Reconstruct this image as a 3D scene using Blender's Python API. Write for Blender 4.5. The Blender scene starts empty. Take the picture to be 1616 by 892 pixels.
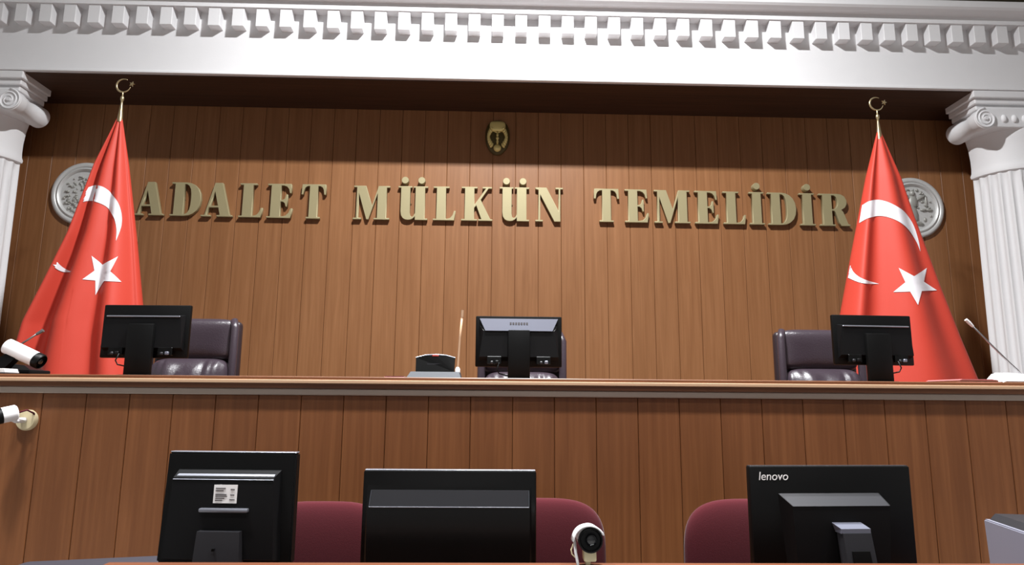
import bpy, bmesh, math, random
from mathutils import Vector, Matrix
R = math.radians
PI = math.pi
random.seed(7)
scene = bpy.context.scene
C = scene.collection

# ------------------------------------------------------------------ camera
FPX = 1070.0; PITCH = R(9.65); YAW = R(1.56); ROLL = R(0.46)
EYE = Vector((0, 0, 1.40))
fwd = Vector((math.sin(YAW)*math.cos(PITCH), math.cos(YAW)*math.cos(PITCH), math.sin(PITCH)))
rr = Vector((math.cos(YAW), -math.sin(YAW), 0)); uu = rr.cross(fwd)
cr = rr*math.cos(ROLL) + uu*math.sin(ROLL); cu = -rr*math.sin(ROLL) + uu*math.cos(ROLL)
cam_d = bpy.data.cameras.new('camera'); cam = bpy.data.objects.new('camera', cam_d); C.objects.link(cam)
cam_d.sensor_fit = 'HORIZONTAL'; cam_d.sensor_width = 36.0; cam_d.lens = 36.0*FPX/1616.0
cam_d.clip_start = 0.05; cam_d.clip_end = 100
m = Matrix((( cr.x, cu.x, -fwd.x, EYE.x), (cr.y, cu.y, -fwd.y, EYE.y), (cr.z, cu.z, -fwd.z, EYE.z), (0, 0, 0, 1)))
cam.matrix_world = m
scene.camera = cam

def at(px, py, Y):
    """world point on the plane y = Y that the photograph shows at (px, py)"""
    d = fwd + cr*(px-808)/FPX + cu*(446-py)/FPX
    return EYE + d*(Y-EYE.y)/d.y

# ------------------------------------------------------------------ world, lights, exposure
w = bpy.data.worlds.new('world'); scene.world = w; w.use_nodes = True
w.node_tree.nodes['Background'].inputs[0].default_value = (0.9, 0.95, 1.0, 1)
w.node_tree.nodes['Background'].inputs[1].default_value = 0.05
def area(name, loc, sx, sy, power, color=(1, 0.98, 0.95), spread=180, rot=(0, 0, 0)):
    l = bpy.data.lights.new(name, 'AREA'); l.shape = 'RECTANGLE'; l.size = sx; l.size_y = sy
    l.energy = power; l.color = color; l.spread = R(spread)
    o = bpy.data.objects.new(name, l); C.objects.link(o); o.location = loc; o.rotation_euler = rot
    return o
CEIL = 6.3
area('ceiling_main_light', (0.22, 2.8, CEIL-0.12), 0.3, 0.22, 585, (0.97, 0.985, 1.0), 161)
for x, pw in ((-2.1, 112), (0.1, 58), (2.3, 108)):
    area('ceiling_panel_light', (x, 1.5, CEIL-0.05), 0.4, 0.25, pw, (0.98, 0.985, 1.0), 100)
for x in (-2.1, 0.1, 2.3):
    area('ceiling_panel_light', (x, -1.4, CEIL-0.05), 0.6, 0.6, 58, (0.97, 0.98, 1.0), 105)
scene.view_settings.view_transform = 'Standard'
scene.view_settings.look = 'None'
scene.view_settings.exposure = 0.0
scene.view_settings.gamma = 1.0
scene.view_settings.use_curve_mapping = False

# ------------------------------------------------------------------ materials
def srgb(r, g, b):
    f = lambda c: (c/255/12.92) if c/255 <= 0.04045 else ((c/255+0.055)/1.055)**2.4
    return (f(r), f(g), f(b), 1)
def mat(name, col, rough=0.5, metal=0.0, spec=0.5, bump=0, bscale=200, sheen=0, coat=0, vary=0, vscale=8):
    m = bpy.data.materials.new(name); m.use_nodes = True
    nt = m.node_tree; b = nt.nodes['Principled BSDF']
    b.inputs['Base Color'].default_value = col
    b.inputs['Roughness'].default_value = rough; b.inputs['Metallic'].default_value = metal
    b.inputs['Specular IOR Level'].default_value = spec
    b.inputs['Sheen Weight'].default_value = sheen; b.inputs['Coat Weight'].default_value = coat
    tc = nt.nodes.new('ShaderNodeTexCoord')
    if vary:
        n = nt.nodes.new('ShaderNodeTexNoise'); n.inputs['Scale'].default_value = vscale; n.inputs['Detail'].default_value = 4
        nt.links.new(tc.outputs['Object'], n.inputs['Vector'])
        mx = nt.nodes.new('ShaderNodeMix'); mx.data_type = 'RGBA'
        mx.inputs[6].default_value = tuple(c*(1-vary) for c in col[:3])+(1,)
        mx.inputs[7].default_value = tuple(min(1, c*(1+vary)) for c in col[:3])+(1,)
        nt.links.new(n.outputs['Fac'], mx.inputs[0]); nt.links.new(mx.outputs[2], b.inputs['Base Color'])
    if bump:
        n2 = nt.nodes.new('ShaderNodeTexNoise'); n2.inputs['Scale'].default_value = bscale
        nt.links.new(tc.outputs['Object'], n2.inputs['Vector'])
        bp = nt.nodes.new('ShaderNodeBump'); bp.inputs['Strength'].default_value = bump; bp.inputs['Distance'].default_value = 0.01
        nt.links.new(n2.outputs['Fac'], bp.inputs['Height']); nt.links.new(bp.outputs['Normal'], b.inputs['Normal'])
    return m
def wood(name, dark, mid, light, rough=0.42, axis='Z', tint=0.10, fine=55):
    m = bpy.data.materials.new(name); m.use_nodes = True
    nt = m.node_tree; L = nt.links; b = nt.nodes['Principled BSDF']
    b.inputs['Roughness'].default_value = rough; b.inputs['Specular IOR Level'].default_value = 0.35
    g = nt.nodes.new('ShaderNodeNewGeometry'); oi = nt.nodes.new('ShaderNodeObjectInfo')
    off = nt.nodes.new('ShaderNodeVectorMath'); off.operation = 'MULTIPLY_ADD'
    cmb = nt.nodes.new('ShaderNodeCombineXYZ')
    for i in range(3): L.new(oi.outputs['Random'], cmb.inputs[i])
    off.inputs[1].default_value = (17, 9, 23)
    L.new(cmb.outputs[0], off.inputs[0]); L.new(g.outputs['Position'], off.inputs[2])
    def noise(s, detail, dist):
        mp = nt.nodes.new('ShaderNodeMapping')
        mp.inputs['Scale'].default_value = {'Z': (s, s, s*0.035), 'X': (s*0.035, s, s)}[axis]
        n = nt.nodes.new('ShaderNodeTexNoise'); n.inputs['Scale'].default_value = 1; n.inputs['Detail'].default_value = detail
        n.inputs['Distortion'].default_value = dist
        L.new(off.outputs[0], mp.inputs[0]); L.new(mp.outputs[0], n.inputs['Vector']); return n
    n1 = noise(fine, 5, 0.6); n2 = noise(fine*0.25, 3, 1.2)
    ad = nt.nodes.new('ShaderNodeMath'); ad.operation = 'MULTIPLY_ADD'; ad.inputs[1].default_value = 0.5
    L.new(n2.outputs['Fac'], ad.inputs[0])
    h = nt.nodes.new('ShaderNodeMath'); h.operation = 'MULTIPLY'; h.inputs[1].default_value = 0.5
    L.new(n1.outputs['Fac'], h.inputs[0]); L.new(h.outputs[0], ad.inputs[2])
    ramp = nt.nodes.new('ShaderNodeValToRGB'); e = ramp.color_ramp.elements
    e[0].position = 0.36; e[0].color = dark; e[1].position = 0.64; e[1].color = light
    k = e.new(0.5); k.color = mid
    L.new(ad.outputs[0], ramp.inputs[0])
    hsv = nt.nodes.new('ShaderNodeHueSaturation')
    mr = nt.nodes.new('ShaderNodeMapRange'); mr.inputs['To Min'].default_value = 1-tint; mr.inputs['To Max'].default_value = 1+tint
    L.new(oi.outputs['Random'], mr.inputs[0]); L.new(mr.outputs[0], hsv.inputs['Value'])
    L.new(ramp.outputs[0], hsv.inputs['Color']); L.new(hsv.outputs[0], b.inputs['Base Color'])
    bp = nt.nodes.new('ShaderNodeBump'); bp.inputs['Strength'].default_value = 0.06; bp.inputs['Distance'].default_value = 0.003
    L.new(n1.outputs['Fac'], bp.inputs['Height']); L.new(bp.outputs[0], b.inputs['Normal'])
    return m
M = {}
M['wall_wood'] = wood('wall_wood', srgb(129, 86, 53), srgb(137, 93, 59), srgb(145, 100, 65), tint=0.03)
M['bench_wood'] = wood('bench_wood', srgb(110, 66, 36), srgb(119, 73, 41), srgb(129, 81, 47), 0.45, tint=0.03)
M['edge_wood'] = wood('edge_wood', srgb(96, 58, 36), srgb(112, 70, 44), srgb(126, 82, 54), 0.4, 'X')
M['desk_wood'] = wood('desk_wood', srgb(90, 49, 29), srgb(99, 56, 34), srgb(108, 63, 39), 0.5, 'X')
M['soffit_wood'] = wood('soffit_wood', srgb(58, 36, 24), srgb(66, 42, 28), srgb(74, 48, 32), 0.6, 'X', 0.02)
M['groove'] = mat('groove', srgb(92, 56, 34), 0.8)
M['pale_strip'] = mat('pale_strip', srgb(186, 152, 122), 0.35, 0.0, 0.5)
M['metal_strip'] = mat('metal_strip', srgb(165, 150, 138), 0.38, 0.35)
M['plaster'] = mat('plaster', srgb(228, 227, 228), 0.6, bump=0.03, bscale=60, vary=0.02)
M['ceiling'] = mat('ceiling', srgb(150, 148, 140), 0.9)
M['upper_wall'] = mat('upper_wall', srgb(70, 62, 46), 0.9)
M['side_wall'] = mat('side_wall', srgb(196, 196, 196), 0.9)
M['floor'] = mat('floor', srgb(130, 128, 126), 0.5, vary=0.15, vscale=3)
M['carpet'] = mat('carpet', srgb(92, 80, 76), 0.95, vary=0.2, vscale=40)
M['gold'] = mat('gold', srgb(160, 149, 113), 0.5, 0.3)
M['old_gold'] = mat('old_gold', srgb(232, 214, 140), 0.35, 0.3)
M['dark_gold'] = mat('dark_gold', srgb(84, 70, 34), 0.45, 0.4)
M['silver'] = mat('silver', srgb(204, 204, 202), 0.42, 0.3)
M['dull_silver'] = mat('dull_silver', srgb(160, 159, 153), 0.5, 0.3)
M['red_cloth'] = mat('red_cloth', srgb(192, 64, 49), 0.55, sheen=0.0, bump=0.05, bscale=500, spec=0.3)
M['white_cloth'] = mat('white_cloth', srgb(226, 222, 226), 0.65, sheen=0.1)
M['brass'] = mat('brass', srgb(196, 178, 138), 0.3, 0.8)
M['leather'] = mat('leather', srgb(54, 45, 52), 0.33, bump=0.12, bscale=120)
M['leather_dark'] = mat('leather_dark', srgb(40, 30, 34), 0.4)
M['black'] = mat('black', srgb(10, 10, 10), 0.42, spec=0.16)
M['black_soft'] = mat('black_soft', srgb(13, 13, 14), 0.5, spec=0.16)
M['black_gloss'] = mat('black_gloss', srgb(9, 9, 9), 0.25, spec=0.25)
M['charcoal'] = mat('charcoal', srgb(40, 40, 43), 0.4, spec=0.3)
M['grey_gloss'] = mat('grey_gloss', srgb(104, 106, 118), 0.3, 0.2)
M['light_ridge'] = mat('light_ridge', srgb(120, 122, 130), 0.3, 0.4)
M['device_grey'] = mat('device_grey', srgb(62, 66, 72), 0.4)
M['maroon'] = mat('maroon', srgb(70, 20, 27), 0.95, spec=0.15, sheen=0.12, bump=0.1, bscale=300)
M['white_plastic'] = mat('white_plastic', srgb(225, 222, 222), 0.35)
M['cream_plastic'] = mat('cream_plastic', srgb(210, 196, 158), 0.4)
M['paper'] = mat('paper', srgb(225, 222, 220), 0.8)
M['ink'] = mat('ink', srgb(70, 66, 68), 0.8)
M['lens'] = mat('lens', srgb(10, 10, 12), 0.08, coat=0.5)
M['printer_grey'] = mat('printer_grey', srgb(116, 116, 128), 0.5)
M['navy_black'] = mat('navy_black', srgb(44, 44, 52), 0.5)
M['pink_folder'] = mat('pink_folder', srgb(170, 100, 100), 0.6)
M['red_led'] = mat('red_led', srgb(150, 40, 30), 0.3)
M['steel'] = mat('steel', srgb(150, 150, 152), 0.3, 0.9)

# ------------------------------------------------------------------ mesh helpers
def new(): return bmesh.new()
def box(bm, x0, x1, y0, y1, z0, z1, bev=0, seg=2):
    r = bmesh.ops.create_cube(bm, size=1); vs = r['verts']
    for v in vs:
        v.co = Vector(((x0+x1)/2 + v.co.x*(x1-x0), (y0+y1)/2 + v.co.y*(y1-y0), (z0+z1)/2 + v.co.z*(z1-z0)))
    if bev:
        es = list({e for v in vs for e in v.link_edges})
        bmesh.ops.bevel(bm, geom=es, offset=bev, segments=seg, affect='EDGES', profile=0.5)
    return vs
def hexa(bm, pts):
    """eight corner points: bottom 4 then top 4, both counter-clockwise seen from above"""
    v = [bm.verts.new(p) for p in pts]
    for f in ((3, 2, 1, 0), (4, 5, 6, 7), (0, 1, 5, 4), (1, 2, 6, 5), (2, 3, 7, 6), (3, 0, 4, 7)):
        bm.faces.new([v[i] for i in f])
def frame_to(d):
    d = Vector(d).normalized()
    a = Vector((0, 0, 1)) if abs(d.z) < 0.9 else Vector((1, 0, 0))
    x = a.cross(d).normalized(); return x, d.cross(x), d
def tube(bm, pts, rad, n=10, cap=True):
    pts = [Vector(p) for p in pts]; rings = []
    rads = rad if isinstance(rad, (list, tuple)) else [rad]*len(pts)
    x = None
    for i, p in enumerate(pts):
        d = (pts[min(i+1, len(pts)-1)] - pts[max(i-1, 0)]).normalized()
        if x is None: x, y, _ = frame_to(d)
        else:
            x = (x - d*x.dot(d)).normalized(); y = d.cross(x)
        rings.append([bm.verts.new(p + x*rads[i]*math.cos(2*PI*k/n) + y*rads[i]*math.sin(2*PI*k/n)) for k in range(n)])
    for a, b in zip(rings, rings[1:]):
        for k in range(n): bm.faces.new((a[k], a[(k+1) % n], b[(k+1) % n], b[k]))
    if cap:
        bm.faces.new(rings[0][::-1]); bm.faces.new(rings[-1])
def lathe(bm, prof, n=32, origin=(0, 0, 0), axis=(0, 0, 1), cap=True):
    """prof: list of (radius, distance along axis)"""
    x, y, d = frame_to(axis); o = Vector(origin); rings = []
    for r, h in prof:
        r = max(r, 1e-4)
        rings.append([bm.verts.new(o + d*h + x*r*math.cos(2*PI*k/n) + y*r*math.sin(2*PI*k/n)) for k in range(n)])
    for a, b in zip(rings, rings[1:]):
        for k in range(n): bm.faces.new((a[k], a[(k+1) % n], b[(k+1) % n], b[k]))
    if cap:
        bm.faces.new(rings[0][::-1]); bm.faces.new(rings[-1])
def pillow(bm, w_, h_, t, c, n=4.0, k=3.0, seg=48, rings=10, wrinkle=None):
    """rounded pad standing in the x-z plane round centre c"""
    c = Vector(c)
    def se(th, e):
        a, b = math.cos(th), math.sin(th)
        return (math.copysign(abs(a)**(2/e), a), math.copysign(abs(b)**(2/e), b))
    for side in (-1, 1):
        rs = []
        for j in range(1, rings+1):
            r = math.sin(j/rings*PI/2)
            ring = []
            for i in range(seg):
                a, b = se(2*PI*i/seg, 2 + (n-2)*r)
                yy = side*t/2*max(0, 1-r**k)**(1/k)
                X, Z = a*r*w_/2, b*r*h_/2
                if wrinkle and side < 0: yy += wrinkle(X, Z)*(1-r**24)
                ring.append(bm.verts.new(c + Vector((X, yy, Z))))
            rs.append(ring)
        cv = bm.verts.new(c + Vector((0, side*t/2 + (wrinkle(0, 0) if wrinkle and side < 0 else 0), 0)))
        for i in range(seg):
            f = (cv, rs[0][i], rs[0][(i+1) % seg]); bm.faces.new(f if side < 0 else f[::-1])
        for A, B in zip(rs, rs[1:]):
            for i in range(seg):
                f = (A[i], B[i], B[(i+1) % seg], A[(i+1) % seg]); bm.faces.new(f if side < 0 else f[::-1])
    bmesh.ops.remove_doubles(bm, verts=bm.verts, dist=1e-5)
def obj(name, bm, m, parent=None, smooth=None, loc=None, recalc=True):
    if recalc: bmesh.ops.recalc_face_normals(bm, faces=bm.faces)
    me = bpy.data.meshes.new(name); bm.to_mesh(me); bm.free()
    me.materials.append(M[m] if isinstance(m, str) else m)
    if smooth is not None:
        for p in me.polygons: p.use_smooth = True
        if smooth < 180: me.set_sharp_from_angle(angle=R(smooth))
    o = bpy.data.objects.new(name, me); C.objects.link(o)
    if parent: o.parent = parent
    if loc: o.location = loc
    return o
def share(name, src, parent, loc):
    o = src.copy(); o.name = name; C.objects.link(o); o.parent = parent; o.location = loc; return o
def tag(o, label, cat, group=None):
    o['label'] = label; o['category'] = cat
    if group: o['group'] = group
    return o
def thing(name, label, cat, loc=(0, 0, 0), rz=0, group=None):
    o = bpy.data.objects.new(name, None); C.objects.link(o); o.empty_display_size = 0.1
    o.location = loc; o.rotation_euler = (0, 0, rz); return tag(o, label, cat, group)
def struct(o): o['kind'] = 'structure'; return o
def copy_tree(o, parent=None):
    c = o.copy(); C.objects.link(c); c.parent = parent
    for ch in list(o.children): copy_tree(ch, c)
    return c
def text_mesh(txt, size, shear=0, extrude=0.0004):
    cu_ = bpy.data.curves.new('t', 'FONT'); cu_.body = txt; cu_.size = size; cu_.shear = shear; cu_.extrude = extrude
    cu_.align_x = 'CENTER'
    o = bpy.data.objects.new('t', cu_); C.objects.link(o)
    dg = bpy.context.evaluated_depsgraph_get(); me = bpy.data.meshes.new_from_object(o.evaluated_get(dg))
    bpy.data.objects.remove(o); bpy.data.curves.remove(cu_)
    me.transform(Matrix.Rotation(PI/2, 4, 'X')); return me
def mesh_obj(name, me, m, parent, loc):
    me.materials.clear(); me.materials.append(M[m]); o = bpy.data.objects.new(name, me); C.objects.link(o)
    o.parent = parent; o.location = loc; return o

# ------------------------------------------------------------------ the room
WALL_Y = 5.95
XL, XR = -6.2, 6.4
DAIS = 0.66
bm = new(); box(bm, XL, XR, -4.5, 6.2, -0.1, 0); struct(obj('floor', bm, 'floor'))
bm = new(); box(bm, XL, XR, 3.2, 5.97, 0.0, DAIS); struct(obj('floor_dais', bm, 'carpet'))
bm = new(); box(bm, XL, XR, -4.5, 6.2, CEIL, CEIL+0.1); struct(obj('ceiling', bm, 'ceiling'))
bm = new(); box(bm, XL-0.1, XL, -4.5, 6.2, 0, CEIL); struct(obj('wall_left', bm, 'side_wall'))
bm = new(); box(bm, XR, XR+0.1, -4.5, 6.2, 0, CEIL); struct(obj('wall_right', bm, 'side_wall'))
bm = new(); box(bm, XL, XR, -4.6, -4.5, 0, CEIL); struct(obj('wall_rear', bm, 'side_wall'))
bm = new(); box(bm, XL, XR, WALL_Y+0.016, 6.2, 0, 4.3); wall = struct(obj('wall_back', bm, 'groove'))
bm = new(); box(bm, XL, XR, 5.60, 6.2, 4.3, CEIL); struct(obj('wall_upper', bm, 'upper_wall'))
PW = 0.2088
bm = new(); box(bm, -PW/2+0.0012, PW/2-0.0012, 0, 0.018, 0, 4.06-DAIS, 0.003, 1)
plank0 = obj('plank', bm, 'wall_wood', wall)
k = 0
x = -3.155 - PW*8.5
first = True
while x < 5.6:
    if first: plank0.location = (x, WALL_Y, DAIS); first = False
    else: share('plank', plank0, wall, (x, WALL_Y, DAIS))
    x += PW

# entablature with its dentils
F_Y = 5.33; D_Y = 5.245; Z0 = 4.03; DZ0, DZ1 = 4.421, 4.584
bm = new()
box(bm, XL, XR, F_Y, 5.966, Z0, 4.7, 0.006, 2)
ent = struct(obj('trim_1', bm, 'plaster'))
bm = new()   # band over the dentils and the crown, one moulding swept along x
prof = [(5.335, DZ1), (D_Y-0.012, DZ1), (D_Y-0.012, 4.648), (D_Y-0.03, 4.652), (5.185, 4.657), (5.155, 4.668), (5.14, 4.685), (5.14, 4.738), (5.155, 4.75), (5.61, 4.77), (5.61, 4.6)]
va = [bm.verts.new((XL, a, b)) for a, b in prof]; vb = [bm.verts.new((XR, a, b)) for a, b in prof]
for i in range(len(prof)-1): bm.faces.new((va[i], va[i+1], vb[i+1], vb[i]))
bm.faces.new(va); bm.faces.new(vb[::-1])
obj('cornice_moulding', bm, 'plaster', ent)
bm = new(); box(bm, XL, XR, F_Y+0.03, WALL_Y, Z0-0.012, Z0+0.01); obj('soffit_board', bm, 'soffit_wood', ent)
bm = new(); box(bm, XL, XR, F_Y-0.008, F_Y+0.002, Z0, Z0+0.022, 0.003, 1); obj('fascia_bead', bm, 'plaster', ent)
DP = 0.1963
bm = new(); box(bm, -DP*0.25, DP*0.25, D_Y, F_Y+0.004, DZ0, DZ1+0.004, 0.003, 1)
d0 = obj('dentil', bm, 'plaster', ent)
x = -0.091 + DP/2
xs = [x + DP*i for i in range(-27, 27)]
xs = [q for q in xs if -5.3 < q < 5.6]
d0.location = (xs[0], 0, 0)
for q in xs[1:]: share('dentil', d0, ent, (q, 0, 0))

# ------------------------------------------------------------------ columns
def column(cx, s, label):
    """half column against the wall; s = side of the opening (+1: the opening lies to its right)"""
    t = thing('column', label, 'column', (cx, 5.69, DAIS), 0, 'columns beside the panelled wall')
    ZB = DAIS
    bm = new(); n = 28; per = 10
    rows = []
    for j in range(25):
        z = 0.30 + (3.375-ZB-0.30)*j/24
        f = j/24
        r0 = 0.348 - 0.020*f**1.6
        fade = min(1, j/1.0, (24-j)/0.9)
        row = []
        for i in range(int(n*per/2)+1):
            th = PI + PI*i/(n*per/2)
            ph = (i % per)/per
            dep = 0.024*math.sin(PI*min(1, max(0, (ph-0.1)/0.8)))**0.7 if 0.1 < ph < 0.9 else 0
            r = r0 - dep*fade
            row.append(bm.verts.new((r*math.cos(th), r*math.sin(th)*1.04, z)))
        rows.append(row)
    for a, b in zip(rows, rows[1:]):
        for i in range(len(a)): q = (i+1) % len(a); bm.faces.new((a[i], a[q], b[q], b[i]))   # the last face closes the flat back
    obj('shaft', bm, 'plaster', t, 60)
    def half(name, prof, parent=t):
        bm = new(); rws = []
        for r, z in prof:
            rws.append([bm.verts.new((r*math.cos(PI+PI*i/48), r*math.sin(PI+PI*i/48)*1.02, z-ZB)) for i in range(49)])
        for a, b in zip(rws, rws[1:]):
            for i in range(49): bm.faces.new((a[i], a[(i+1) % 49], b[(i+1) % 49], b[i]))
        bm.faces.new(rws[-1]); bm.faces.new(rws[0][::-1])
        return obj(name, bm, 'plaster', parent, 40)
    half('base', [(0.46, ZB), (0.46, ZB+0.08), (0.45, ZB+0.1), (0.47, ZB+0.14), (0.45, ZB+0.18), (0.40, ZB+0.2), (0.40, ZB+0.24), (0.42, ZB+0.27), (0.40, ZB+0.3), (0.363, ZB+0.31)])
    cap = half('capital', [(0.328, 3.345), (0.346, 3.352), (0.350, 3.372), (0.338, 3.40), (0.334, 3.44), (0.334, 3.52), (0.344, 3.62), (0.362, 3.70), (0.365, 3.74), (0.356, 3.76), (0.356, 3.86)])
    # block between the volutes
    bm = new(); box(bm, -0.44, 0.44, -0.358, 0.005, 3.70-ZB, 3.875-ZB, 0.008); obj('canalis', bm, 'plaster', cap)
    for j in range(7):
        bm = new()
        bmesh.ops.create_uvsphere(bm, u_segments=12, v_segments=8, radius=0.03)
        for v in bm.verts: v.co = Vector((v.co.x*0.8 - 0.27 + j*0.09, v.co.y*0.7-0.358, v.co.z*1.2 + 3.775-ZB))
        obj('egg', bm, 'plaster', cap, 180)
    for q in (-1, 1):
        ex, ez = q*0.44, 3.767-ZB
        bm = new()
        lathe(bm, [(0.086, -0.375), (0.092, -0.368), (0.092, -0.30), (0.088, -0.285), (0.078, -0.25), (0.070, -0.19), (0.078, -0.12), (0.092, -0.08), (0.092, 0.0)], 36, (ex, 0, ez), (0, 1, 0))
        vo = obj('volute', bm, 'plaster', cap, 40)
        bm = new(); pts = []; rads = []
        for i in range(70):
            a = i/69*5.2*PI; r = 0.083*(1-i/69)**0.85 + 0.008
            pts.append((ex + q*r*math.sin(a), -0.377, ez + r*math.cos(a))); rads.append(0.0085*(1-0.5*i/69))
        tube(bm, pts, rads, 6); obj('spiral', bm, 'plaster', vo, 180)
        bm = new(); lathe(bm, [(0.016, -0.389), (0.016, -0.37)], 14, (ex, 0, ez), (0, 1, 0)); obj('eye', bm, 'plaster', vo, 40)
    for i, (e, z0, z1) in enumerate(((0.465, 3.872, 3.918), (0.488, 3.918, 3.965), (0.512, 3.965, 4.03))):
        bm = new(); box(bm, -e, e, -0.31-0.025*i, 0.006, z0-ZB, z1-ZB, 0.008); obj('abacus', bm, 'plaster', cap)
    return t
for nm, a, b, c in (('wall_pier_left', XL, -4.10, -4.30), ('wall_pier_right', XR, 4.28, 4.48)):   # splayed piers behind the columns
    bm = new(); hexa(bm, [(a, 5.69, DAIS), (b, 5.69, DAIS), (c, 5.95, DAIS), (a, 5.95, DAIS), (a, 5.69, 4.02), (b, 5.69, 4.02), (c, 5.95, 4.02), (a, 5.95, 4.02)]); struct(obj(nm, bm, 'wall_wood'))
column(4.59, -1, 'white fluted half column with scroll capital at the right end')
column(-4.409, 1, 'white fluted half column with scroll capital at the left end')

# ------------------------------------------------------------------ judges' bench
BY = 3.15; BT = 1.488
bench = thing('judges_bench', 'long brown panelled bench with pale trim below its top edge', 'bench', (0.1, BY+0.4, 0))
def bpart(name, bm, m, **k):
    o = obj(name, bm, m, bench, **k); o.location = (-0.1, -(BY+0.4), 0); return o
bm = new(); box(bm, -3.3, 3.5, BY+0.016, BY+0.05, 0.0, 1.43); bpart('front_board', bm, 'groove')
bm = new(); box(bm, -3.3, 3.5, BY-0.03, BY+0.72, 1.434, BT, 0.003, 1); bpart('worktop', bm, 'edge_wood')
bm = new(); box(bm, -3.3, 3.5, BY-0.042, BY-0.028, 1.456, 1.473, 0.003, 2); bpart('edge_strip', bm, 'pale_strip')
bm = new(); box(bm, -3.3, 3.5, BY-0.022, BY+0.05, 1.404, 1.434, 0.004, 2); bpart('trim_strip', bm, 'metal_strip')
BW = 0.192
bm = new(); box(bm, -BW/2+0.001, BW/2-0.001, 0, 0.018, 0.02, 1.404, 0.0025, 1)
p0 = bpart('plank', bm, 'bench_wood')
bx = [-2.019 + BW*(i+0.5) for i in range(-6, 28)]
p0.location = (bx[0]-0.1, -0.4, 0)
for q in bx[1:]:
    share('plank', p0, bench, (q-0.1, -0.4, 0))

# ------------------------------------------------------------------ gold letters
GL = {
'L': [[(0,0),(.64,0),(.68,.28),(.63,.28),(.59,.16),(.52,.075),(.44,.05),(.38,.045),(.38,.955),(.48,.955),(.48,1),(0,1),(0,.955),(.10,.955),(.10,.045),(0,.045)]],
'E': [[(0,0),(.68,0),(.72,.28),(.67,.28),(.62,.15),(.54,.07),(.46,.05),(.38,.045),(.38,.48),(.44,.475),(.50,.43),(.53,.33),(.57,.33),(.57,.69),(.53,.69),(.50,.57),(.44,.53),(.38,.525),(.38,.955),(.46,.95),(.54,.92),(.60,.85),(.63,.73),(.68,.73),(.66,1),(0,1),(0,.955),(.10,.955),(.10,.045),(0,.045)]],
'T': [[(.17,0),(.59,0),(.59,.045),(.51,.045),(.51,.955),(.58,.945),(.64,.91),(.68,.84),(.70,.70),(.76,.70),(.74,1),(.02,1),(0,.70),(.06,.70),(.08,.84),(.12,.91),(.18,.945),(.25,.955),(.25,.045),(.17,.045)]],
'I': [[(0,0),(.46,0),(.46,.045),(.37,.045),(.37,.955),(.46,.955),(.46,1),(0,1),(0,.955),(.09,.955),(.09,.045),(0,.045)]],
'D': [[(0,0),(.42,0),(.56,.02),(.68,.075),(.79,.18),(.855,.32),(.88,.5),(.855,.68),(.79,.82),(.68,.925),(.56,.98),(.42,1),(0,1),(0,.955),(.1,.955),(.1,.045),(0,.045)],
      [(.38,.05),(.44,.055),(.51,.10),(.56,.20),(.585,.34),(.59,.5),(.585,.66),(.56,.80),(.51,.90),(.44,.945),(.38,.95)]],
'A': [[(0,0),(.28,0),(.28,.045),(.165,.045),(.235,.27),(.515,.27),(.575,.045),(.48,.045),(.48,0),(.94,0),(.94,.045),(.87,.045),(.60,1),(.37,1),(.11,.045),(0,.045)],
      [(.25,.32),(.50,.32),(.385,.75)]],
'M': [[(0,0),(.24,0),(.24,.045),(.15,.045),(.15,.80),(.40,0),(.47,0),(.72,.80),(.72,.045),(.62,.045),(.62,0),(1.08,0),(1.08,.045),(.99,.045),(.99,.955),(1.08,.955),(1.08,1),(.74,1),(.56,.40),(.36,1),(0,1),(0,.955),(.09,.955),(.09,.045),(0,.045)]],
'N': [[(0,0),(.22,0),(.22,.045),(.14,.045),(.14,.80),(.56,0),(.74,0),(.74,.955),(.82,.955),(.82,1),(.60,1),(.60,.955),(.69,.955),(.69,.30),(.33,1),(0,1),(0,.955),(.09,.93),(.09,.045),(0,.045)]],
'U': [[(0,1),(0,.955),(.08,.955),(.08,.25),(.10,.13),(.15,.05),(.22,.01),(.30,0),(.38,.01),(.45,.05),(.50,.11),(.50,0),(.86,0),(.86,.045),(.78,.045),(.78,.955),(.86,.955),(.86,1),(.44,1),(.44,.955),(.50,.955),(.50,.20),(.45,.11),(.40,.09),(.365,.13),(.35,.22),(.35,.955),(.40,.955),(.40,1)]],
'K': [[(0,0),(.47,0),(.47,.045),(.38,.045),(.38,.38),(.44,.45),(.60,.045),(.50,.045),(.50,0),(.92,0),(.92,.045),(.86,.045),(.57,.62),(.80,.955),(.90,.955),(.90,1),(.62,1),(.62,.955),(.72,.955),(.38,.46),(.38,.955),(.47,.955),(.47,1),(0,1),(0,.955),(.1,.955),(.1,.045),(0,.045)]],
'R': [[(0,0),(.47,0),(.47,.045),(.38,.045),(.38,.47),(.44,.47),(.49,.42),(.58,.12),(.64,0),(.92,0),(.92,.045),(.86,.06),(.73,.43),(.67,.50),(.79,.57),(.85,.68),(.85,.80),(.79,.92),(.68,.985),(.56,1),(0,1),(0,.955),(.1,.955),(.1,.045),(0,.045)],
      [(.38,.52),(.46,.525),(.53,.58),(.57,.68),(.57,.80),(.53,.90),(.46,.95),(.38,.955)]],
}
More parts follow.
